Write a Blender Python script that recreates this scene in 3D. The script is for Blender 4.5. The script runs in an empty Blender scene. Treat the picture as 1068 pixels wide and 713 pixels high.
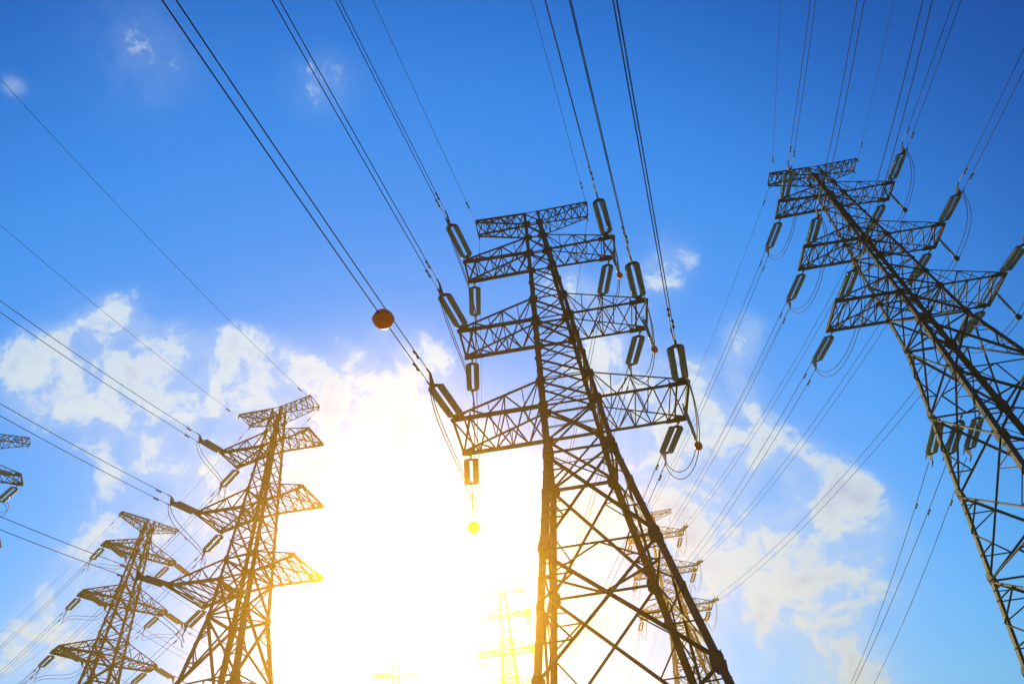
import bpy, math, random
from mathutils import Vector, Matrix
random.seed(7)
S = bpy.context.scene
R = math.radians

# ------------------------------------------------------------------ camera
EYE = Vector((0, 0, 1.6))
FOCAL, PITCH, ROLL = 691.32, R(44.375), R(-7.6363)          # focal in photo pixels (1068 wide)
cam_d = bpy.data.cameras.new('camera')
cam = bpy.data.objects.new('camera', cam_d)
S.collection.objects.link(cam)
cam_d.sensor_width = 36.0
cam_d.lens = FOCAL * 36.0 / 1068.0
cam_d.clip_start, cam_d.clip_end = 0.1, 9000
_u = Vector((0, -math.sin(PITCH), math.cos(PITCH)))
_x = Vector((1, 0, 0))
c_, s_ = math.cos(ROLL), math.sin(ROLL)
right = _x * c_ + _u * s_
up = _x * -s_ + _u * c_
back = right.cross(up)
M = Matrix((right, up, back)).transposed().to_4x4()
M.translation = EYE
cam.matrix_world = M
S.camera = cam

# ------------------------------------------------------------------ exposure, sun, sky
S.view_settings.view_transform = 'Standard'
S.view_settings.look = 'None'
S.view_settings.gamma = 1.0
S.view_settings.use_curve_mapping = False
S.view_settings.exposure = 1.5
S.render.engine = 'CYCLES'
S.cycles.use_denoising = True
S.cycles.max_bounces = 6
S.cycles.volume_bounces = 0

SUN_AZ, SUN_EL = R(-10.1), R(23.6)                           # azimuth from +Y towards +X
SUN = Vector((math.sin(SUN_AZ) * math.cos(SUN_EL), math.cos(SUN_AZ) * math.cos(SUN_EL), math.sin(SUN_EL)))
sun_d = bpy.data.lights.new('sun', 'SUN')
sun_d.energy = 5.0
sun_d.angle = R(0.5)
sun_d.color = (1.0, 0.80, 0.32)
sun = bpy.data.objects.new('sun', sun_d)
S.collection.objects.link(sun)
sun.location = SUN * 200
sun.rotation_euler = SUN.to_track_quat('Z', 'Y').to_euler()

SKY_STRENGTH = 0.05
REF = 0.10                                                    # radiance scale the sky is balanced for
world = bpy.data.worlds.new('World')
S.world = world
world.use_nodes = True
wn = world.node_tree
wn.nodes.clear()
WL = wn.links.new


def wnode(t, **kw):
    n = wn.nodes.new(t)
    for k, v in kw.items():
        setattr(n, k, v)
    return n


def wmath(op, a, b=None, c=None, clamp=False):
    n = wnode('ShaderNodeMath', operation=op, use_clamp=clamp)
    for i, v in enumerate((a, b, c)):
        if v is None:
            continue
        if hasattr(v, 'is_output'):
            WL(v, n.inputs[i])
        else:
            n.inputs[i].default_value = v
    return n.outputs[0]


def wvec(op, a, b):
    n = wnode('ShaderNodeVectorMath', operation=op)
    for i, v in enumerate((a, b)):
        if hasattr(v, 'is_output'):
            WL(v, n.inputs[i])
        else:
            n.inputs[i].default_value = v
    return n


def wmix(fac, a, b, blend='MIX'):
    n = wnode('ShaderNodeMix', data_type='RGBA', blend_type=blend)
    n.clamp_factor = True
    for i, v in ((0, fac), (6, a), (7, b)):
        if hasattr(v, 'is_output'):
            WL(v, n.inputs[i])
        else:
            n.inputs[i].default_value = v
    return n.outputs[2]


def azel(az, el):
    az, el = R(az), R(el)
    return (math.sin(az) * math.cos(el), math.cos(az) * math.cos(el), math.sin(el))


sky = wnode('ShaderNodeTexSky', sky_type='NISHITA', sun_disc=False)
sky.sun_elevation = SUN_EL
sky.sun_rotation = SUN_AZ
sky.altitude = 0
sky.air_density = 1.0
sky.dust_density = 0.2
sky.ozone_density = 6.0
tc = wnode('ShaderNodeTexCoord')
D_ = tc.outputs['Generated']
nrm = wnode('ShaderNodeVectorMath', operation='NORMALIZE')
WL(D_, nrm.inputs[0])
DIR = nrm.outputs[0]
cos_sun = wvec('DOT_PRODUCT', DIR, tuple(SUN)).outputs['Value']
theta = wmath('ARCCOSINE', wmath('MINIMUM', cos_sun, 0.99999))

# sky colour darkened away from the sun to imitate lens vignetting
dmr = wnode('ShaderNodeMapRange', interpolation_type='SMOOTHSTEP')
WL(theta, dmr.inputs['Value'])
for nm, v in (('From Min', R(38)), ('From Max', R(66)), ('To Min', 1.0), ('To Max', 0.46)):
    dmr.inputs[nm].default_value = v
dark = dmr.outputs[0]
# film-like response: deepens the blue away from the sun (per-channel power of the sky's own radiance)
sep = wnode('ShaderNodeSeparateColor')
WL(sky.outputs[0], sep.inputs[0])
comb = wnode('ShaderNodeCombineColor')
for ch, (gain, power) in enumerate(((0.82, 1.2), (1.32, 0.74), (1.78, 0.5))):
    v = wmath('POWER', wmath('MULTIPLY', sep.outputs[ch], REF), power)
    WL(wmath('MULTIPLY', v, wmath('MULTIPLY', wmath('POWER', dark, (2.0, 1.5, 1.0)[ch]), gain / REF)), comb.inputs[ch])

# cloud cover: broken cumulus whose banks lie at these bearings / heights (deg), radius (deg), amount
BANKS = [(-44.7, 36.4, 3.5, 0.55), (-38.5, 38.5, 6.0, 0.66), (-27.0, 41.5, 2.6, 0.8), (-31.3, 39.6, 2.8, 0.7), (-15.2, 41.3, 4.9, 0.8), (-27.9, 32.5, 6.5, 0.55), (-17.7, 35.6, 7.1, 0.3), (-9.8, 37.2, 8.2, 0.32), (20.1, 47.6, 3.5, 0.5), (10.4, 43.4, 4.0, 0.5), (20.8, 36.2, 3.3, 0.85), (25.3, 39.8, 2.0, 0.75), (23.9, 24.4, 4.8, 0.72), (20.5, 27.7, 3.8, 0.7), (13.7, 31.1, 4.5, 0.7), (6.6, 22.4, 7.4, 0.65), (20.9, 14.9, 3.4, 0.62), (-1.9, 28.0, 9.4, 0.5), (-53.4, 59.8, 6.4, 0.36), (-28.3, 64.4, 4.0, 0.36), (-61.4, 52.9, 0.8, 0.6), (-38.2, 18.8, 3.8, 0.55), (15.4, 35.6, 3.8, 0.45), (10.5, 39.2, 4.8, 0.5), (13.6, 25.6, 4.4, 0.5), (26.6, 22.1, 3.1, 0.45), (23.8, 29.1, 2.7, 0.35), (7.8, 48.1, 3.3, 0.5), (-46.3, 36.6, 2.5, 0.5), (-43.5, 40.9, 2.5, 0.6), (-32.7, 37.1, 4.9, 0.55), (-21.4, 35.4, 4.6, 0.45), (-35.3, 24.6, 5.6, 0.45), (15.2, 20.9, 7.4, 0.33), (23.3, 15.6, 6.9, 0.26)]
warp = wnode('ShaderNodeTexNoise')
warp.inputs['Scale'].default_value = 3.0
warp.inputs['Detail'].default_value = 3
WL(DIR, warp.inputs['Vector'])
wv = wvec('SCALE', wvec('SUBTRACT', warp.outputs['Color'], (0.5, 0.5, 0.5)).outputs[0], (0, 0, 0))
wv.inputs['Scale'].default_value = 0.09
DW = wvec('ADD', DIR, wv.outputs[0]).outputs[0]
mask = None
for az, el, rad, amt in BANKS:
    c = wvec('DOT_PRODUCT', DIR, azel(az, el)).outputs['Value']
    k = 1.0 / (1 - math.cos(R(rad)))
    g = wmath('EXPONENT', wmath('MULTIPLY', wmath('SUBTRACT', c, 1.0), k))
    g = wmath('MULTIPLY', g, amt)
    mask = g if mask is None else wmath('ADD', mask, g)
n1 = wnode('ShaderNodeTexNoise')
n1.inputs['Scale'].default_value = 12.0
n1.inputs['Detail'].default_value = 9
n1.inputs['Roughness'].default_value = 0.62
n1.inputs['Distortion'].default_value = 0.25
WL(DW, n1.inputs['Vector'])
gate = wmath('MULTIPLY', wmath('MINIMUM', mask, 0.40), 2.5)
cov = wmath('ADD', wmath('MULTIPLY', wmath('SUBTRACT', n1.outputs['Fac'], 0.5), wmath('MULTIPLY', gate, 3.8)), wmath('SUBTRACT', wmath('MINIMUM', mask, 0.80), 0.58))


def wramp(v, lo, hi, smooth=True):
    n = wnode('ShaderNodeMapRange', interpolation_type='SMOOTHSTEP' if smooth else 'LINEAR')
    WL(v, n.inputs['Value'])
    n.inputs['From Min'].default_value, n.inputs['From Max'].default_value = lo, hi
    return n.outputs[0]


PUFF = wramp(cov, -0.10, 0.46)
VEIL = wmath('MULTIPLY', wmath('MULTIPLY', wramp(cov, -0.9, 0.4), wramp(mask, 0.1, 0.7)), 0.42)
COVER = wmath('MAXIMUM', PUFF, VEIL)
# cloud brightness: forward scattering towards the sun, thick cores dimmer and bluer than the thin edges
n2 = wnode('ShaderNodeTexNoise')
n2.inputs['Scale'].default_value = 10.0
n2.inputs['Detail'].default_value = 7
WL(wvec('ADD', DW, (3.1, 1.7, 0.4)).outputs[0], n2.inputs['Vector'])
fwd = wmath('EXPONENT', wmath('MULTIPLY', theta, -3.2))
CORE = wmath('MULTIPLY', wramp(cov, 0.25, 0.9), wramp(n2.outputs['Fac'], 0.40, 0.60))
cloud_col = wmix(CORE, (0.78, 0.96, 1.14, 1), (0.56, 0.70, 1.02, 1))
cb = wmath('ADD', wmath('MULTIPLY', fwd, 0.25), 0.86)
cloud_rgb = wvec('SCALE', cloud_col, (0, 0, 0))
WL(cb, cloud_rgb.inputs['Scale'])
SKYG = 1.0
skyc = wvec('SCALE', comb.outputs[0], (0, 0, 0))
skyc.inputs['Scale'].default_value = SKYG
cl_in = wvec('SCALE', cloud_rgb.outputs[0], (0, 0, 0))
cl_in.inputs['Scale'].default_value = 1.0 / REF
mixed = wmix(wmath('MULTIPLY', COVER, 0.94), skyc.outputs[0], cl_in.outputs[0])
# aureole: sunlight in thin high cloud round the sun
aur = wmath('ADD', wmath('MULTIPLY', wmath('EXPONENT', wmath('MULTIPLY', wmath('POWER', wmath('DIVIDE', theta, R(5.4)), 2.0), -1.0)), 1.6),
            wmath('MULTIPLY', wmath('EXPONENT', wmath('DIVIDE', theta, -R(6.5))), 0.20))
aur_rgb = wvec('SCALE', (0.55, 0.95, 1.75), (0, 0, 0))
WL(wmath('DIVIDE', aur, REF), aur_rgb.inputs['Scale'])
sum_ = wvec('ADD', mixed, aur_rgb.outputs[0])
total = wvec('SCALE', sum_.outputs[0], (0, 0, 0))
total.inputs['Scale'].default_value = 0.707
bg = wnode('ShaderNodeBackground')
bg.inputs['Strength'].default_value = SKY_STRENGTH * 1.0
WL(total.outputs[0], bg.inputs['Color'])
wo = wnode('ShaderNodeOutputWorld')
WL(bg.outputs[0], wo.inputs['Surface'])

# ------------------------------------------------------------------ materials


def new_mat(name):
    m = bpy.data.materials.new(name)
    m.use_nodes = True
    nt = m.node_tree
    b = nt.nodes['Principled BSDF']
    return m, nt, b


def noisy(name, c1, c2, scale, rough, metal=0.0, coord='Object', detail=6, bump=0.0):
    m, nt, b = new_mat(name)
    t = nt.nodes.new('ShaderNodeTexCoord')
    n = nt.nodes.new('ShaderNodeTexNoise')
    n.inputs['Scale'].default_value = scale
    n.inputs['Detail'].default_value = detail
    nt.links.new(t.outputs[coord], n.inputs['Vector'])
    r = nt.nodes.new('ShaderNodeValToRGB')
    r.color_ramp.elements[0].position, r.color_ramp.elements[1].position = 0.35, 0.68
    r.color_ramp.elements[0].color = (*c1, 1)
    r.color_ramp.elements[1].color = (*c2, 1)
    nt.links.new(n.outputs['Fac'], r.inputs['Fac'])
    nt.links.new(r.outputs['Color'], b.inputs['Base Color'])
    b.inputs['Roughness'].default_value = rough
    b.inputs['Metallic'].default_value = metal
    if bump:
        bp = nt.nodes.new('ShaderNodeBump')
        bp.inputs['Strength'].default_value = bump
        nt.links.new(n.outputs['Fac'], bp.inputs['Height'])
        nt.links.new(bp.outputs['Normal'], b.inputs['Normal'])
    return m


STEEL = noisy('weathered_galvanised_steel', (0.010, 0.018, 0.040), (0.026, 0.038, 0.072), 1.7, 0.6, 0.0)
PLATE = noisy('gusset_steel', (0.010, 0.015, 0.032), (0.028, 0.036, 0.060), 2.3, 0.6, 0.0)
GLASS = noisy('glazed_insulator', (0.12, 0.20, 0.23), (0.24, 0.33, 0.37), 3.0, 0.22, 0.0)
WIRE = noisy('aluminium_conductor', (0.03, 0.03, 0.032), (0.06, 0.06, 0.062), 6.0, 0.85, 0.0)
ORANGE = noisy('orange_marker_plastic', (0.62, 0.20, 0.015), (0.74, 0.28, 0.03), 3.0, 0.45)


def let_through(m, col, fac):
    """thin shell / glass that also lets light through from behind"""
    nt = m.node_tree
    out = [n for n in nt.nodes if n.type == 'OUTPUT_MATERIAL'][0]
    t = nt.nodes.new('ShaderNodeBsdfTranslucent')
    t.inputs['Color'].default_value = (*col, 1)
    mx = nt.nodes.new('ShaderNodeMixShader')
    mx.inputs[0].default_value = fac
    nt.links.new(nt.nodes['Principled BSDF'].outputs[0], mx.inputs[1])
    nt.links.new(t.outputs[0], mx.inputs[2])
    nt.links.new(mx.outputs[0], out.inputs['Surface'])


let_through(GLASS, (0.40, 0.56, 0.62), 0.32)
let_through(ORANGE, (0.75, 0.26, 0.03), 0.28)
CONC = noisy('footing_concrete', (0.26, 0.25, 0.23), (0.38, 0.36, 0.33), 4.0, 0.9, bump=0.2)
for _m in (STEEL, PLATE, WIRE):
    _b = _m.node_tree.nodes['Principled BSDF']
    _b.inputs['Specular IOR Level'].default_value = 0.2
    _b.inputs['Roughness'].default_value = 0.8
GROUND = noisy('meadow_soil', (0.05, 0.075, 0.025), (0.16, 0.13, 0.08), 0.25, 0.95, coord='Object', detail=12, bump=0.3)

# ------------------------------------------------------------------ helpers


BOLD = 1.0


class MB:
    """collects shapes; build() links them as one mesh object"""

    def __init__(self):
        self.v, self.f, self.smooth = [], [], []

    def add(self, vs, fs, smooth=False):
        o = len(self.v)
        self.v += [tuple(p) for p in vs]
        self.f += [tuple(i + o for i in f) for f in fs]
        self.smooth += [smooth] * len(fs)

    def mesh(self, name, mat):
        me = bpy.data.meshes.new(name)
        me.from_pydata(self.v, [], self.f)
        me.polygons.foreach_set('use_smooth', self.smooth)
        me.materials.append(mat)
        me.update()
        return me

    def build(self, name, mat, parent=None):
        return put(name, self.mesh(name, mat), parent)

    def angle(self, p, q, w, ref=(0, 0, 1), t=None, w2=None):
        """L-section steel angle from p to q, flanges of width w"""
        p, q = Vector(p), Vector(q)
        d = q - p
        if d.length < 1e-4:
            return
        d.normalize()
        w *= BOLD
        a = Vector(ref) - d * Vector(ref).dot(d)
        if a.length < 1e-3:
            a = d.orthogonal()
        a.normalize()
        b = d.cross(a)
        t = t or max(0.012, w * 0.13)
        sec = [(0, 0), (w, 0), (w, t), (t, t), (t, w), (0, w)]
        c = w * 0.3
        vs = [e + a * (x - c) + b * (y - c) for e in (p, q) for x, y in sec]
        fs = [(i, (i + 1) % 6, 6 + (i + 1) % 6, 6 + i) for i in range(6)] + [(5, 4, 3, 2, 1, 0), (6, 7, 8, 9, 10, 11)]
        self.add(vs, fs)

    def leg(self, p, q, w, a, b):
        """corner angle: heel at p-q, flanges running along a and b"""
        p, q, a, b = Vector(p), Vector(q), Vector(a), Vector(b)
        w *= 1 + (BOLD - 1) * 0.6
        t = w * 0.14
        sec = [(0, 0), (w, 0), (w, t), (t, t), (t, w), (0, w)]
        vs = [e + a * x + b * y for e in (p, q) for x, y in sec]
        fs = [(i, (i + 1) % 6, 6 + (i + 1) % 6, 6 + i) for i in range(6)] + [(5, 4, 3, 2, 1, 0), (6, 7, 8, 9, 10, 11)]
        self.add(vs, fs)

    def box(self, c, sx, sy, sz, X=(1, 0, 0), Y=(0, 1, 0), Z=(0, 0, 1)):
        c, X, Y, Z = Vector(c), Vector(X), Vector(Y), Vector(Z)
        vs = [c + X * (i * sx / 2) + Y * (j * sy / 2) + Z * (k * sz / 2) for i in (-1, 1) for j in (-1, 1) for k in (-1, 1)]
        self.add(vs, [(0, 1, 3, 2), (4, 6, 7, 5), (0, 4, 5, 1), (2, 3, 7, 6), (0, 2, 6, 4), (1, 5, 7, 3)])

    def plate(self, c, X, Y, poly, t=0.03):
        """flat plate with outline poly in the X-Y plane"""
        c, X, Y = Vector(c), Vector(X).normalized(), Vector(Y)
        Y = (Y - X * Y.dot(X)).normalized()
        N = X.cross(Y)
        n = len(poly)
        vs = [c + X * x + Y * y + N * (s * t / 2) for s in (-1, 1) for x, y in poly]
        fs = [tuple(range(n - 1, -1, -1)), tuple(range(n, 2 * n))] + [(i, (i + 1) % n, n + (i + 1) % n, n + i) for i in range(n)]
        self.add(vs, fs)

    def tube(self, pts, r, n=6):
        pts = [Vector(p) for p in pts]
        vs, fs = [], []
        for i, p in enumerate(pts):
            d = (pts[min(i + 1, len(pts) - 1)] - pts[max(i - 1, 0)]).normalized()
            a = d.cross(Vector((0.31, 0.17, 0.93)))
            a.normalize()
            b = d.cross(a)
            vs += [p + a * (r * math.cos(2 * math.pi * k / n)) + b * (r * math.sin(2 * math.pi * k / n)) for k in range(n)]
        for i in range(len(pts) - 1):
            fs += [(i * n + k, i * n + (k + 1) % n, (i + 1) * n + (k + 1) % n, (i + 1) * n + k) for k in range(n)]
        fs += [tuple(range(n - 1, -1, -1)), tuple(range((len(pts) - 1) * n, len(pts) * n))]
        self.add(vs, fs, True)

    def lathe(self, prof, n=14, c=(0, 0, 0)):
        """profile of (y, r) about the local Y axis"""
        c = Vector(c)
        vs, fs = [], []
        for y, r in prof:
            vs += [c + Vector((r * math.cos(2 * math.pi * k / n), y, r * math.sin(2 * math.pi * k / n))) for k in range(n)]
        for i in range(len(prof) - 1):
            fs += [(i * n + k, (i + 1) * n + k, (i + 1) * n + (k + 1) % n, i * n + (k + 1) % n) for k in range(n)]
        fs += [tuple(range(n)), tuple(range(len(prof) * n - 1, (len(prof) - 1) * n - 1, -1))]
        self.add(vs, fs, True)


def put(name, me, parent=None):
    o = bpy.data.objects.new(name, me)
    S.collection.objects.link(o)
    if parent:
        o.parent = parent
    return o


def thing(name, label, cat, loc=(0, 0, 0), rotz=0.0, group=None):
    o = bpy.data.objects.new(name, None)
    o.empty_display_size = 0.5
    S.collection.objects.link(o)
    o.location = loc
    o.rotation_euler = (0, 0, rotz)
    o['label'] = label
    o['category'] = cat
    if group:
        o['group'] = group
    return o


# ------------------------------------------------------------------ ground
g = MB()
NG = 48
for i in range(NG + 1):
    for j in range(NG + 1):
        a, b = (i / NG * 2 - 1), (j / NG * 2 - 1)
        x, y = 1500 * a * abs(a) ** 0.6, 1500 * b * abs(b) ** 0.6
        far = max(0.0, math.hypot(x, y) - 320) / 1000
        g.v.append((x, y, far * 9 * math.sin(x * 0.006 + 1) * math.cos(y * 0.005) - 0.02))
for i in range(NG):
    for j in range(NG):
        k = i * (NG + 1) + j
        g.f.append((k, k + NG + 1, k + NG + 2, k + 1))
        g.smooth.append(True)
ground = g.build('ground', GROUND)
ground['kind'] = 'structure'

# ------------------------------------------------------------------ lattice tower
# measurements of the tower head (metres above the foot of the shortest tower)
TOP, WAIST = 50.0, 23.9
ARM_Z = [50.0, 44.16, 35.9, 27.6]          # level of each arm's tip
ARM_U = [48.35, 46.26, 38.22, 29.78]       # where the sloping chord meets the body
ARM_L = [4.69, 6.11, 6.81, 7.44]           # half span
ARM_W = [0.76, 1.08, 1.44, 1.885]          # half width of the tip along the line
HW_TOP, HW_WAIST, HW_SLOPE = 0.646, 2.091, 0.152


def half_width(z):
    if z >= WAIST:
        return HW_WAIST + (HW_TOP - HW_WAIST) * (z - WAIST) / (TOP - WAIST)
    return HW_WAIST + (WAIST - z) * HW_SLOPE


GUSSET = [(-0.5, -0.26), (-0.18, -0.5), (0.24, -0.5), (0.5, -0.2), (0.5, 0.28), (0.2, 0.5), (-0.26, 0.5), (-0.5, 0.2)]


def lerp(a, b, t):
    return Vector(a) * (1 - t) + Vector(b) * t


def arm_mesh_set(i, side, lscale, wscale, cache={}):
    """meshes of one cross-arm: [(name, mesh, material)], main web first"""
    key = (i, side, lscale, wscale, BOLD)
    if key in cache:
        return cache[key]
    L, w = ARM_L[i] * (lscale if i else min(1.05, lscale + 0.1)) * side, ARM_W[i] * wscale
    zt, zu = ARM_Z[i], ARM_U[i]
    hb, hu = half_width(zt), half_width(zu)
    NB, FB = Vector((side * hb, -hb, zt)), Vector((side * hb, hb, zt))
    NU, FU = Vector((side * hu, -hu, zu)), Vector((side * hu, hu, zu))
    NT, FT = Vector((L, -w, zt)), Vector((L, w, zt))
    lift = Vector((0, 0, 0.22 if i else -0.22))
    out = []
    big = 0.21 if i else 0.14
    chords = []
    for a, b, s in ((NB, NT, big), (FB, FT, big), (NU, NT + lift, 0.11), (FU, FT + lift, 0.11)):
        m = MB()
        m.angle(a, b, s, ref=(0, 0, 1))
        chords.append(('chord', m.mesh('chord', STEEL), STEEL))
    web = MB()
    n = 5 if i else 6
    sw = 0.085
    for B, U, T in ((NB, NU, NT), (FB, FU, FT)):
        lo = [lerp(B, T, k / n) for k in range(n + 1)]
        hi = [lerp(U, T + lift, k / n) for k in range(n + 1)]
        for k in range(n):
            if k and (k % 2 == 0 or not i):
                web.angle(lo[k], hi[k], 0.06)
            if k % 2 == 0:
                web.angle(hi[k], lo[k + 1], sw)
            else:
                web.angle(lo[k], hi[k + 1], sw)
    for A0, A1, B0, B1, full in ((NB, NT, FB, FT, True), (NU, NT + lift, FU, FT + lift, False)):
        a = [lerp(A0, A1, k / n) for k in range(n + 1)]
        b = [lerp(B0, B1, k / n) for k in range(n + 1)]
        for k in range(n):
            if full:
                web.angle(a[k], b[k + 1], sw)
                web.angle(b[k], a[k + 1], sw)
            elif k % 2:
                web.angle(a[k], b[k], 0.06)
            else:
                web.angle(a[k], b[k + 1], 0.06)
            if k and full and k % 2 == 0:
                web.angle(a[k], b[k], 0.07)
    tip = MB()
    tip.angle(NT, FT, 0.16 if i else 0.1)
    inn = lerp(NT, NB, 0.85 / abs(L) * 1.15), lerp(FT, FB, 0.85 / abs(L) * 1.15)
    tip.angle(inn[0], inn[1], 0.11 if i else 0.06)
    if i:
        tip.angle(NT + lift, FT + lift, 0.08)
    plates = []
    if i:
        for P, Q in ((NT, NB), (FT, FB)):
            m = MB()
            d = (Q - P).normalized()
            m.plate(P + d * 0.5, d, (0, 1, 0), [(-0.62, -0.16), (0.75, -0.2), (0.75, 0.2), (-0.62, 0.16)], 0.07)
            m.plate(P + d * 0.55 + Vector((0, 0, 0.05)), d, (0, 0, 1), [(-0.5, -0.2), (0.4, -0.2), (0.15, 0.26), (-0.5, 0.24)], 0.05)
            plates.append(('tip_plate', m.mesh('tip_plate', PLATE), PLATE))
    else:
        for P in (NT, FT):
            m = MB()
            m.box(P + Vector((-0.08 * side, 0, -0.3)), 0.09, 0.09, 0.75)
            plates.append(('wire_clamp', m.mesh('wire_clamp', PLATE), PLATE))
    out = [('web', web.mesh('cross_arm', STEEL), STEEL)] + chords + [('tip_bar', tip.mesh('tip_bar', STEEL), STEEL)] + plates
    cache[key] = out
    return out


PANELS_HEAD = [50.0, 48.35, 46.26, 44.16, 42.15, 40.2, 38.22, 35.9, 33.9, 31.85, 29.78, 27.6, 23.9]
LOWER = [23.9, 17.45, 10.8, 4.6, -1.4, -8.2, -15.2, -22.5, -30.5]


def corner(z, sx, sy):
    h = half_width(z)
    return Vector((sx * h, sy * h, z))


def body_meshes(ext, cache={}):
    """legs, gussets and bracing for a tower whose foot is ext metres below the shortest tower's"""
    key = (round(ext, 2), BOLD)
    if key in cache:
        return cache[key]
    foot = -ext
    low = [z for z in LOWER if z > foot + 1.5] + [foot]
    legs, gus = [], []
    for sx in (-1, 1):
        for sy in (-1, 1):
            m = MB()
            zs = [TOP + 0.15, 44.16, 27.6, WAIST, foot - 0.3]
            for a, b, w in zip(zs[:-1], zs[1:], (0.21, 0.27, 0.33, 0.38)):
                m.leg(corner(a, sx, sy), corner(b, sx, sy), w, (-sx, 0, 0), (0, -sy, 0))
            legs.append((sx, sy, m.mesh('leg', STEEL)))
            nodes = [(z, 0.62) for z in PANELS_HEAD[1:-1:1]] + [(z, 1.02) for z in low[:-1]]
            for z, s in nodes:
                if s < 1 and z not in ARM_Z and z not in ARM_U:
                    s = 0.42
                elif s < 1:
                    s = 0.72
                c = corner(z, sx, sy)
                m = MB()
                wd = 0.62 if s > 1 else 0.9
                m.plate(c + Vector((-sx * s * 0.26, sy * 0.02, 0)), (1, 0, 0), (0, 0, 1), [(x * s * wd, y * s) for x, y in GUSSET])
                m.plate(c + Vector((sx * 0.02, -sy * s * 0.26, 0)), (0, 1, 0), (0, 0, 1), [(x * s * wd, y * s) for x, y in GUSSET])
                gus.append((sx, sy, m.mesh('gusset_plate', PLATE)))
    br = MB()
    faces = [((-1, -1), (1, -1)), ((1, -1), (1, 1)), ((1, 1), (-1, 1)), ((-1, 1), (-1, -1))]
    for (a, b) in faces:
        nrm_ = Vector((a[0] + b[0], a[1] + b[1], 0)).normalized()
        for z0, z1 in zip(PANELS_HEAD[:-1], PANELS_HEAD[1:]):
            w = 0.085 if z0 > 40 else 0.11 if z0 > 29 else 0.14
            br.angle(corner(z0, *a), corner(z1, *b), w, nrm_)
            br.angle(corner(z0, *b) - nrm_ * 0.05, corner(z1, *a) - nrm_ * 0.05, w, nrm_)
            if z0 in ARM_Z or z0 in ARM_U:
                br.angle(corner(z0, *a), corner(z0, *b), w * 1.1, (0, 0, 1))
            if 27 < z0 < 40:                       # small redundants to the crossing
                zm = (z0 + z1) / 2
                br.angle(lerp(corner(zm, *a), corner(zm, *b), 0.0), lerp(corner(zm, *a), corner(zm, *b), 1.0), 0.05, (0, 0, 1))
        z0, z1 = 27.6, 23.9
        br.angle(corner(WAIST, *a), corner(WAIST, *b), 0.17, (0, 0, 1))
        mid = (corner(WAIST, *a) + corner(WAIST, *b)) / 2
        for z0, z1 in zip(low[:-1], low[1:]):
            A0, B0, A1, B1 = corner(z0, *a), corner(z0, *b), corner(z1, *a), corner(z1, *b)
            off = nrm_ * 0.06
            br.angle(A0, B1, 0.165, nrm_)
            br.angle(B0 - off, A1 - off, 0.165, nrm_)
            # crossing point
            wa, wb = (B0 - A0).length, (B1 - A1).length
            t = wa / (wa + wb)
            X = lerp(A0, B1, t)
            for P0, P1, dA, dB in ((A0, A1, (A0, X), (X, A1)), (B0, B1, (B0, X), (X, B1))):
                tz = (z0 - X.z) / (z0 - z1)
                Mleg = lerp(P0, P1, tz)
                d1, d2 = lerp(dA[0], dA[1], 0.5), lerp(dB[0], dB[1], 0.5)
                l1, l2 = lerp(P0, P1, tz / 2), lerp(P0, P1, (1 + tz) / 2)
                for p, q, s in ((Mleg, d1, 0.085), (Mleg, d2, 0.085), (l1, d1, 0.075), (l2, d2, 0.075)):
                    br.angle(p, q, s, nrm_)
                br.angle(lerp(P0, P1, tz / 4), lerp(dA[0], dA[1], 0.27), 0.06, nrm_)
    dias = []
    for z in (ARM_Z[1], ARM_Z[2], ARM_Z[3], WAIST) + tuple(low[1:-1]):
        w = 0.08 if z > WAIST else 0.11
        dia = MB()
        dias.append(dia)
        c = [corner(z, *p) for p in ((-1, -1), (1, -1), (1, 1), (-1, 1))]
        if z >= WAIST:
            dia.angle(c[0], c[2], w)
            dia.angle(c[1], c[3], w)
            continue
        mids = [(c[k] + c[(k + 1) % 4]) / 2 for k in range(4)]
        if z in low[1::2]:
            for k in range(4):
                dia.angle(mids[k], mids[(k + 1) % 4], w)
                dia.angle(c[k], c[(k + 1) % 4], 0.12)
    r = (legs, gus, br.mesh('body_lattice', STEEL), [d.mesh('diaphragm', STEEL) for d in dias if d.v], foot)
    cache[key] = r
    return r


fb = MB()
fb.box((0, 0, 0.2), 1.5, 1.5, 0.9)
fb.box((0, 0, 0.75), 0.9, 0.9, 0.3)
FOOTING = fb.mesh('footing', CONC)


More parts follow.
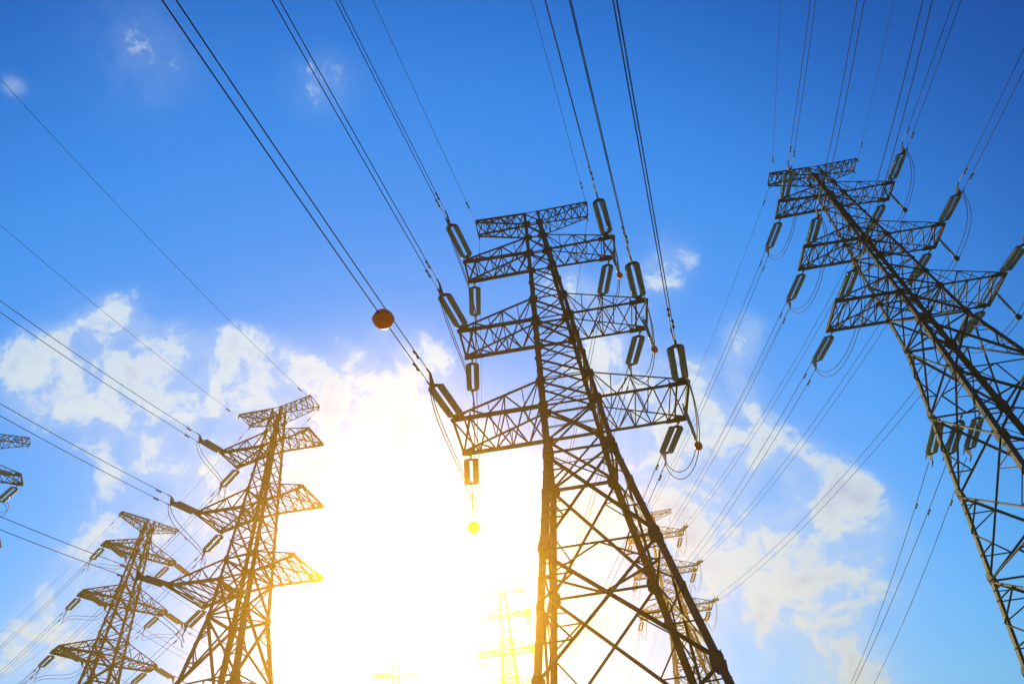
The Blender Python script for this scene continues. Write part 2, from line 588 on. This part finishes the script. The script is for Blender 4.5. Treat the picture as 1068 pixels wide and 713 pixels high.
class Tower:
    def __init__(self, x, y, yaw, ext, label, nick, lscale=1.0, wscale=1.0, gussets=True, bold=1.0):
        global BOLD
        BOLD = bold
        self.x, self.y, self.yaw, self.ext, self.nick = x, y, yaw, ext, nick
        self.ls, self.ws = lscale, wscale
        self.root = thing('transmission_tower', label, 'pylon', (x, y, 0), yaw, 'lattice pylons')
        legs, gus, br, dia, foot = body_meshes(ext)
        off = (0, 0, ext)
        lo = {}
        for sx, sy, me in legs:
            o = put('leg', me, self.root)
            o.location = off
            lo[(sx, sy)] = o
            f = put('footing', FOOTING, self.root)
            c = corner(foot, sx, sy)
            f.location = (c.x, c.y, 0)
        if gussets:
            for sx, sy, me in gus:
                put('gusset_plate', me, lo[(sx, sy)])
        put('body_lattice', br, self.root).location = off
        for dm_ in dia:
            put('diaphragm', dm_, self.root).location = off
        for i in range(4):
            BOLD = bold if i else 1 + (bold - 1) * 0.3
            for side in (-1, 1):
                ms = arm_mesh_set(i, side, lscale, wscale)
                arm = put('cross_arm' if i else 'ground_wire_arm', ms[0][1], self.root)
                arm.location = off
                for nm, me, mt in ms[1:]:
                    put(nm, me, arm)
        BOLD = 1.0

    def world(self, la, ln, z):
        c, s = math.cos(self.yaw), math.sin(self.yaw)
        return Vector((self.x + c * la - s * ln, self.y + s * la + c * ln, self.ext + z))

    def tip(self, i, side, near, inset=0.45):
        """attachment point: near = -1 (towards the viewer's side of the line) or 1"""
        L = ARM_L[i] * (self.ls if i else min(1.05, self.ls + 0.1))
        return self.world(side * (L - (inset if i else 0.08)), near * ARM_W[i] * self.ws, ARM_Z[i] - (0.12 if i else 0.35))


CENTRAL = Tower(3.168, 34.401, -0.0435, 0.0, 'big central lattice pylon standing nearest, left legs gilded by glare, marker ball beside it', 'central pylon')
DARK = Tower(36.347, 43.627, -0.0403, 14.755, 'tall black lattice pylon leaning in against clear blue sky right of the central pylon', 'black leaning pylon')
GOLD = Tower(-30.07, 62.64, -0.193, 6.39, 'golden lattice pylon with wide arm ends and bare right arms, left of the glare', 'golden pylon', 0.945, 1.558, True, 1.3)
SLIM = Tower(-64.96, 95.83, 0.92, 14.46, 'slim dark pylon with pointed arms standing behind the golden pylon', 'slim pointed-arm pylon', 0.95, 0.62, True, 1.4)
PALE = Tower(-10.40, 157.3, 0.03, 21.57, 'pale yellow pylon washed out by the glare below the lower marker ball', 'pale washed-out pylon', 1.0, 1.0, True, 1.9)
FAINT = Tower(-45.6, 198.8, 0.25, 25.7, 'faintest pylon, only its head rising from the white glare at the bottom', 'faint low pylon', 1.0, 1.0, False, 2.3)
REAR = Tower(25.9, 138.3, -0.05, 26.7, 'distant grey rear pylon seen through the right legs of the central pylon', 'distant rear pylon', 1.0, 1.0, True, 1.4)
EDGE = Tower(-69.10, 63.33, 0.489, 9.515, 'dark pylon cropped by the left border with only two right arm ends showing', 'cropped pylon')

# ------------------------------------------------------------------ line hardware
COL_X, L_STRING = 0.30, 4.75


def disc_profile(y0, y1, step=0.20, r=0.215):
    p = [(y0, 0.03)]
    y = y0
    while y < y1 - step * 0.5:
        p += [(y + step * 0.10, 0.09), (y + step * 0.35, 0.10), (y + step * 0.5, r * 0.94), (y + step * 0.66, r), (y + step * 0.76, r * 0.9), (y + step * 0.9, 0.08)]
        y += step
    p += [(y1, 0.03)]
    return p


m = MB()
m.lathe(disc_profile(0.75, 4.0), 14)
DISCS = m.mesh('disc_column', GLASS)
m = MB()
m.tube([(0, 0, 0), (0, 0.55, 0)], 0.05)
m.box((0, 0.12, 0), 0.14, 0.24, 0.1)
LINK = m.mesh('link', PLATE)
m = MB()
m.plate((0, 0.62, 0), (1, 0, 0), (0, 1, 0), [(-0.1, -0.12), (0.1, -0.12), (0.42, 0.06), (0.42, 0.16), (-0.42, 0.16), (-0.42, 0.06)], 0.05)
YOKE_A = m.mesh('yoke_plate', PLATE)
m = MB()
m.plate((0, 4.12, 0), (1, 0, 0), (0, 1, 0), [(-0.42, -0.14), (0.42, -0.14), (0.42, -0.04), (0.12, 0.14), (-0.12, 0.14), (-0.42, -0.04)], 0.05)
m.plate((0, 4.42, 0), (0, 0, 1), (0, 1, 0), [(-0.1, -0.25), (0.1, -0.25), (0.5, 0.2), (0.5, 0.3), (-0.5, 0.3), (-0.5, 0.2)], 0.05)
YOKE_B = m.mesh('yoke_plate', PLATE)
ring = [(0.0, 4.1 + 0.0, 0.0)]
m = MB()
for s in (-1, 1):
    pts = [(s * 0.31 + 0.30 * math.cos(a) * 0.9, 3.86 + 0.0, 0.30 * math.sin(a)) for a in [k * math.pi / 7 for k in range(15)]]
    m.tube(pts, 0.022, 5)
RING = m.mesh('grading_ring', PLATE)
m = MB()
for s in (-1, 1):
    m.tube([(0, 4.62, s * 0.46), (0, 5.25, s * 0.46)], 0.055)
m.box((0, 4.66, 0), 0.06, 0.12, 0.98)
CLAMP = m.mesh('dead_end_clamp', PLATE)

WORD = ['top', 'upper', 'middle', 'lowest']
SIDE = {-1: 'left', 1: 'right'}


def aim(o, d):
    """local +Y along d, local X horizontal"""
    d = Vector(d).normalized()
    x = d.cross(Vector((0, 0, 1))).normalized()
    z = x.cross(d)
    mt = Matrix((x, d, z)).transposed()
    o.rotation_euler = mt.to_euler()


def string(p, d, label, group):
    o = thing('insulator_string', label, 'insulator', p, 0, group)
    aim(o, d)
    put('link', LINK, o)
    put('yoke_plate', YOKE_A, o)
    put('yoke_plate', YOKE_B, o)
    for s in (-1, 1):
        put('disc_column', DISCS, o).location = (s * COL_X, 0, 0)
    put('dead_end_clamp', CLAMP, o)
    return o


dm = MB()
for s in (-1, 1):
    dm.lathe([(s * 0.24 - 0.11, 0.03), (s * 0.24 - 0.09, 0.075), (s * 0.24 + 0.09, 0.075), (s * 0.24 + 0.11, 0.03)], 8, (0, 0, -0.12))
dm.tube([(0, -0.3, -0.12), (0, 0.3, -0.12)], 0.02, 5)
dm.box((0, 0, -0.06), 0.07, 0.09, 0.16)
DAMPER = dm.mesh('vibration_damper', PLATE)
sm = MB()
sm.box((0, 0, 0), 0.05, 0.06, 0.92)
SPACER = sm.mesh('spacer', PLATE)
GAP = Vector((0, 0, 0.46))


def parab(P0, bearing, s, k, h0, h1, n=44):
    d = Vector((math.sin(bearing), math.cos(bearing), 0))
    out = []
    for i in range(n + 1):
        h = h0 + (h1 - h0) * i / n
        out.append(P0 + d * h + Vector((0, 0, s * h + k * h * h)))
    return out


def span_pts(A, B, sag, n=36):
    out = []
    for i in range(n + 1):
        t = i / n
        p = lerp(A, B, t)
        p.z -= 4 * sag * t * (1 - t)
        out.append(p)
    return out


def bundle(pts, label, group, twin=True, r=0.028, dampers=(2.0,), spacers=()):
    base = pts[0]
    o = thing('conductor_bundle' if twin else 'ground_wire', label, 'power line', base, 0, group)
    loc = [p - base for p in pts]
    acc = [0.0]
    for a, b in zip(loc[:-1], loc[1:]):
        acc.append(acc[-1] + (b - a).length)

    def at(x):
        for i in range(len(acc) - 1):
            if acc[i + 1] >= x:
                return lerp(loc[i], loc[i + 1], (x - acc[i]) / max(1e-6, acc[i + 1] - acc[i])), loc[i + 1] - loc[i]
        return loc[-1], loc[-1] - loc[-2]

    for g_ in ((-GAP, GAP) if twin else (Vector(),)):
        m = MB()
        m.tube([p + g_ for p in loc], r, 6)
        m.build('conductor', WIRE, o)
        for dd in dampers:
            if dd < acc[-1]:
                q = put('vibration_damper', DAMPER, o)
                p, t = at(dd)
                q.location = p + g_
                aim(q, t)
    if twin:
        for dd in spacers:
            if dd < acc[-1]:
                q = put('spacer', SPACER, o)
                p, t = at(dd)
                q.location = p
                aim(q, t)
    return o


def bez(P, n=22):
    out = []
    for i in range(n + 1):
        t = i / n
        a, b, c, d = P
        out.append(a * (1 - t) ** 3 + b * (3 * t * (1 - t) ** 2) + c * (3 * t * t * (1 - t)) + d * t ** 3)
    return out


def jumper(A, B, low, label, group, r=0.03):
    """slack loop between two string ends through the point low"""
    o = thing('jumper_loop', label, 'jumper cable', A, 0, group)
    ax = (B - A)
    ax.z = 0
    h = ax * 0.28
    for k, g_ in enumerate((-GAP, GAP)):
        q = low + g_ * (0.5)
        a, b = A + g_ * 0.9, B + g_ * 0.9
        pts = bez((a, a + Vector((0, 0, -2.3 - 0.25 * k)) + ax * 0.02, q - h, q)) + bez((q, q + h, b + Vector((0, 0, -2.3 - 0.25 * k)) - ax * 0.02, b))[1:]
        m = MB()
        m.tube([p - A for p in pts], r, 6)
        m.build('conductor', WIRE, o)
    return o


pm = MB()
pm.lathe(disc_profile(0.35, 2.85, 0.13, 0.125), 12)
POST_D = pm.mesh('disc_column', GLASS)
pm = MB()
pm.tube([(0, 0, 0), (0, 0.4, 0)], 0.04)
pm.tube([(0, 2.8, 0), (0, 3.2, 0)], 0.05)
POST_L = pm.mesh('link', PLATE)
pm = MB()
pm.lathe([(3.05, 0.04), (3.1, 0.2), (3.3, 0.25), (3.5, 0.2), (3.56, 0.04)], 12)
POST_W = pm.mesh('clamp_weight', ORANGE)
POST_B = pm.mesh('clamp_weight', PLATE)


def post(p, d, label, group, weight=None):
    o = thing('jumper_insulator', label, 'insulator', p, 0, group)
    aim(o, d)
    put('disc_column', POST_D, o)
    put('link', POST_L, o)
    put('clamp_weight', weight or POST_W, o)
    return o


def tangent(pts):
    return (pts[1] - pts[0]).normalized()


def rig_parab(T, i, side, q, bearing, s, k, length, what, r=0.028, spacers=(), dampers=(1.6,)):
    """string + bundle leaving tip q of arm i along a bearing (degrees); returns the string's outer end"""
    P = T.tip(i, side, q)
    b = R(bearing)
    if i == 0:
        bundle(parab(P, b, s, k, 0, length), f'thin ground wire {what} from the {SIDE[side]} end of the {T.nick} top arm', 'ground wires', False, 0.017, (2.2,))
        return None
    d = Vector((math.sin(b), math.cos(b), s)).normalized()
    string(P, d, f'twin disc insulator string {what} off the {WORD[i]} {SIDE[side]} arm of the {T.nick}', 'tension insulator strings')
    E_ = P + d * 5.2
    h0 = 5.2 * math.cos(math.asin(d.z))
    bundle(parab(P, b, s, k, h0, length), f'twin conductor pair {what} from the {WORD[i]} {SIDE[side]} arm of the {T.nick}', 'conductor pairs', True, r, dampers, spacers)
    return P + d * 4.9


def rig_span(T, U, i, side, q, uside, uq, sag, what, what2, r=0.028, dampers=(1.6,), both=True):
    """span from tip (i, side, q) of T to tip (i, uside, uq) of U with a string at each end"""
    A, B = T.tip(i, side, q), U.tip(i, uside, uq)
    pts = span_pts(A, B, sag, 60)
    if i == 0:
        bundle(pts, f'thin ground wire {what} from the {SIDE[side]} end of the {T.nick} top arm', 'ground wires', False, 0.017, (2.2,))
        return None, None
    dA, dB = tangent(pts), tangent(pts[::-1])
    string(A, dA, f'twin disc insulator string {what} off the {WORD[i]} {SIDE[side]} arm of the {T.nick}', 'tension insulator strings')
    string(B, dB, f'twin disc insulator string {what2} off the {WORD[i]} {SIDE[uside]} arm of the {U.nick}', 'tension insulator strings')
    L = (B - A).length
    bundle(span_pts(A + dA * 5.2, B + dB * 5.2, sag * ((L - 10.4) / L) ** 2), f'twin conductor pair {what} from the {WORD[i]} {SIDE[side]} arm of the {T.nick}', 'conductor pairs', True, r, dampers)
    return A + dA * 4.9, B + dB * 4.9


def loops(T, ends, lowz=3.35, posts=True):
    """jumpers (and hanging jumper insulators on the right arms) between near and far string ends"""
    for (i, side), (a, b) in ends.items():
        if a is None or b is None:
            continue
        mid = (T.tip(i, side, -1, 0.3) + T.tip(i, side, 1, 0.3)) / 2
        low = mid + Vector((0, 0, -lowz))
        if posts and side == 1:
            c_ = 'orange' if T is CENTRAL else 'dark'
            post(mid, (0.02, 0.02, -1), f'single hanging insulator with {c_} clamp under the {WORD[i]} right arm of the {T.nick}', 'hanging jumper insulators', POST_W if T is CENTRAL else POST_B)
        jumper(a, b, low, f'slack twin jumper loop under the {WORD[i]} {SIDE[side]} arm of the {T.nick}', 'jumper loops')


OVER, AWAY = 'overhead', 'running away'
STR = 'pulled overhead'

# central pylon: spans overhead and on to the pale pylon
near = {(3, -1): (192.42, -0.09), (2, -1): (192.48, -0.086), (1, -1): (192.68, -0.085), (0, -1): (192.66, -0.082),
        (0, 1): (191.85, -0.08), (1, 1): (192.44, -0.08), (2, 1): (192.26, -0.081), (3, 1): (191.78, -0.088)}
ends = {}
for (i, sd), (b, s) in near.items():
    e1 = rig_parab(CENTRAL, i, sd, -1, b, s, 0.0010, 120, OVER, spacers=(40, 80))
    e2, e3 = rig_span(CENTRAL, PALE, i, sd, 1, sd, -1, 2.6, AWAY, 'facing us')
    ends[(i, sd)] = (e1, e2)
loops(CENTRAL, ends)

# black leaning pylon: overhead and on to the distant pylon
near = {(0, -1): (190.4, -0.117, .001), (1, -1): (187.79, -0.163, .002), (2, -1): (187.32, -0.186, .003), (3, -1): (184.92, -0.136, .0035),
        (0, 1): (188.47, -0.129, .001), (1, 1): (186.57, -0.177, .001), (2, 1): (186.15, -0.185, .001), (3, 1): (185.9, -0.19, .001)}
ends = {}
for (i, sd), (b, s, k) in near.items():
    e1 = rig_parab(DARK, i, sd, -1, b, s, k, 110, OVER, spacers=(40, 80))
    e2, e3 = rig_span(DARK, REAR, i, sd, 1, sd, -1, 2.2, AWAY, 'facing us')
    ends[(i, sd)] = (e1, e2)
loops(DARK, ends)

# three tap-off lines leaving the black pylon from a strut low on its body
hb_ = half_width(17.45)
for fr, b, s_0, where in ((0.12, 4.8, -0.14, 'outermost'), (0.42, -1.5, -0.22, 'middle'), (0.66, 3.6, -0.16, 'innermost')):
    P = DARK.world(-hb_ + 2 * hb_ * fr, hb_, 17.45 - 0.15)
    d = Vector((math.sin(R(b)), math.cos(R(b)), s_0 - 0.05)).normalized()
    string(P, d, f'{where} of three disc strings hung from a low body strut of the black leaning pylon', 'tension insulator strings')
    pts = parab(P + d * 5.2, R(b), s_0, 0.001, 0, 150)
    bundle(pts, f'single thin conductor from the {where} body string of the black leaning pylon', 'tap-off conductors', False, 0.03, (6.0,))

# golden pylon: only its left arms carry circuits; overhead to the left, and away to the lower left
near = {(1, -1): (187.8, -0.25, .0014), (2, -1): (189.0, -0.209, .0014), (3, -1): (189.03, -0.193, .0014), (0, -1): (190.33, -0.185, .0014), (0, 1): (192.14, -0.132, .0014)}
ends = {}
for (i, sd), (b, s, k) in near.items():
    e1 = rig_parab(GOLD, i, sd, -1, b, s, k, 130, OVER, spacers=(40, 80))
    e2 = rig_parab(GOLD, i, sd, 1, -49 if i < 2 else -48, -0.10, 0.0009, 260, AWAY)
    ends[(i, sd)] = (e1, e2)
loops(GOLD, ends, 3.6, False)

# slim pylon: away to the lower left, and across to the faint pylon
ends = {}
for i in range(4):
    for sd in (-1, 1):
        e2 = rig_parab(SLIM, i, sd, 1, -51, -0.09, 0.0012, 230, AWAY, dampers=(1.6,))
        e1, _ = rig_span(SLIM, FAINT, i, sd, -1, sd, -1, 5.0, 'crossing rightwards', 'facing us', r=0.03)
        ends[(i, sd)] = (e1, e2)
loops(SLIM, ends, 3.4, False)

# pylons behind carry their lines onward
for T, brg in ((PALE, -5.0), (REAR, -4.0)):
    for i in range(4):
        for sd in (-1, 1):
            rig_parab(T, i, sd, 1, brg, -0.10, 0.0006, 170, AWAY)
for (T, qn) in ((PALE, 0), (REAR, 0)):
    for i in (1, 2, 3):
        for sd in (-1, 1):
            a = T.tip(i, sd, -1) + Vector((0, -4.8, -0.2))
            b = T.tip(i, sd, 1) + Vector((0, 4.8, -0.5))
            mid = (T.tip(i, sd, -1) + T.tip(i, sd, 1)) / 2
            jumper(a, b, mid + Vector((0, 0, -3.6)), f'slack twin jumper loop under the {WORD[i]} {SIDE[sd]} arm of the {T.nick}', 'jumper loops')
# cropped pylon at the border: strings off its right arms
for i in (1, 2):
    e2 = rig_parab(EDGE, i, 1, 1, -58, -0.12, 0.001, 180, AWAY)
    e1 = rig_parab(EDGE, i, 1, -1, 215, -0.10, 0.001, 90, OVER)
    loops(EDGE, {(i, 1): (e1, e2)}, 3.4, False)


# ------------------------------------------------------------------ aerial marker balls
def marker(p, d, label, rad):
    o = thing('marker_ball', label, 'marker ball', p, 0, 'aerial marker balls')
    aim(o, d)
    for s in (-1, 1):
        m = MB()
        n, k = 24, 10
        vs, fs = [], []
        for a in range(k + 1):
            th = math.pi / 2 * a / k
            for b in range(n):
                ph = 2 * math.pi * b / n
                vs.append((rad * math.cos(th) * math.cos(ph), rad * math.cos(th) * math.sin(ph), s * (0.012 + rad * math.sin(th))))
        for a in range(k):
            for b in range(n):
                q = (a * n + b, a * n + (b + 1) % n, (a + 1) * n + (b + 1) % n, (a + 1) * n + b)
                fs.append(q if s > 0 else q[::-1])
        m.add(vs, fs, True)
        m.build('half_shell', ORANGE, o)
    m = MB()
    m.lathe([(-rad - 0.14, 0.03), (-rad - 0.12, 0.07), (-rad + 0.04, 0.07)], 10)
    m.build('wire_clamp', PLATE, o)
    m = MB()
    m.lathe([(rad - 0.04, 0.07), (rad + 0.12, 0.07), (rad + 0.14, 0.03)], 10)
    m.build('wire_clamp', PLATE, o)
    m = MB()
    n = 28
    m.tube([((rad + 0.012) * math.cos(2 * math.pi * b / n), (rad + 0.012) * math.sin(2 * math.pi * b / n), 0) for b in range(n + 1)], 0.03, 5)
    m.build('flange', ORANGE, o)


P0 = CENTRAL.tip(3, -1, -1)
b = R(192.42)
h = 10.8
pp = parab(P0, b, -0.09, 0.001, h, h + 1, 1)
marker(pp[0] - GAP, pp[1] - pp[0], 'large rust-orange marker ball clamped on the lowest left overhead conductor', 0.52)
sp = span_pts(CENTRAL.tip(3, -1, 1), PALE.tip(3, -1, -1), 2.6, 200)
marker(sp[18] - GAP, sp[19] - sp[18], 'smaller glowing orange marker ball hanging in the glare on a conductor running away', 0.48)

# ------------------------------------------------------------------ haze
hz = MB()  # haze volume added to imitate the golden lens glare near the sun
x0, x1, y0, y1, z0, z1 = -1560, 1560, -1560, 1560, -14, 82
hz.box(((x0 + x1) / 2, (y0 + y1) / 2, (z0 + z1) / 2), x1 - x0, y1 - y0, z1 - z0)
hm = bpy.data.materials.new('glare_haze')
hm.use_nodes = True
nt = hm.node_tree
nt.nodes.clear()
pv = nt.nodes.new('ShaderNodeVolumePrincipled')
pv.inputs['Color'].default_value = (1.0, 0.57, 0.10, 1)  # orange put into the colour so dark steel near the sun turns golden
pv.inputs['Density'].default_value = 0.0016
pv.inputs['Anisotropy'].default_value = 0.96
mo = nt.nodes.new('ShaderNodeOutputMaterial')
nt.links.new(pv.outputs[0], mo.inputs['Volume'])
glare_haze = hz.build('glare_haze', hm)
glare_haze['kind'] = 'stuff'
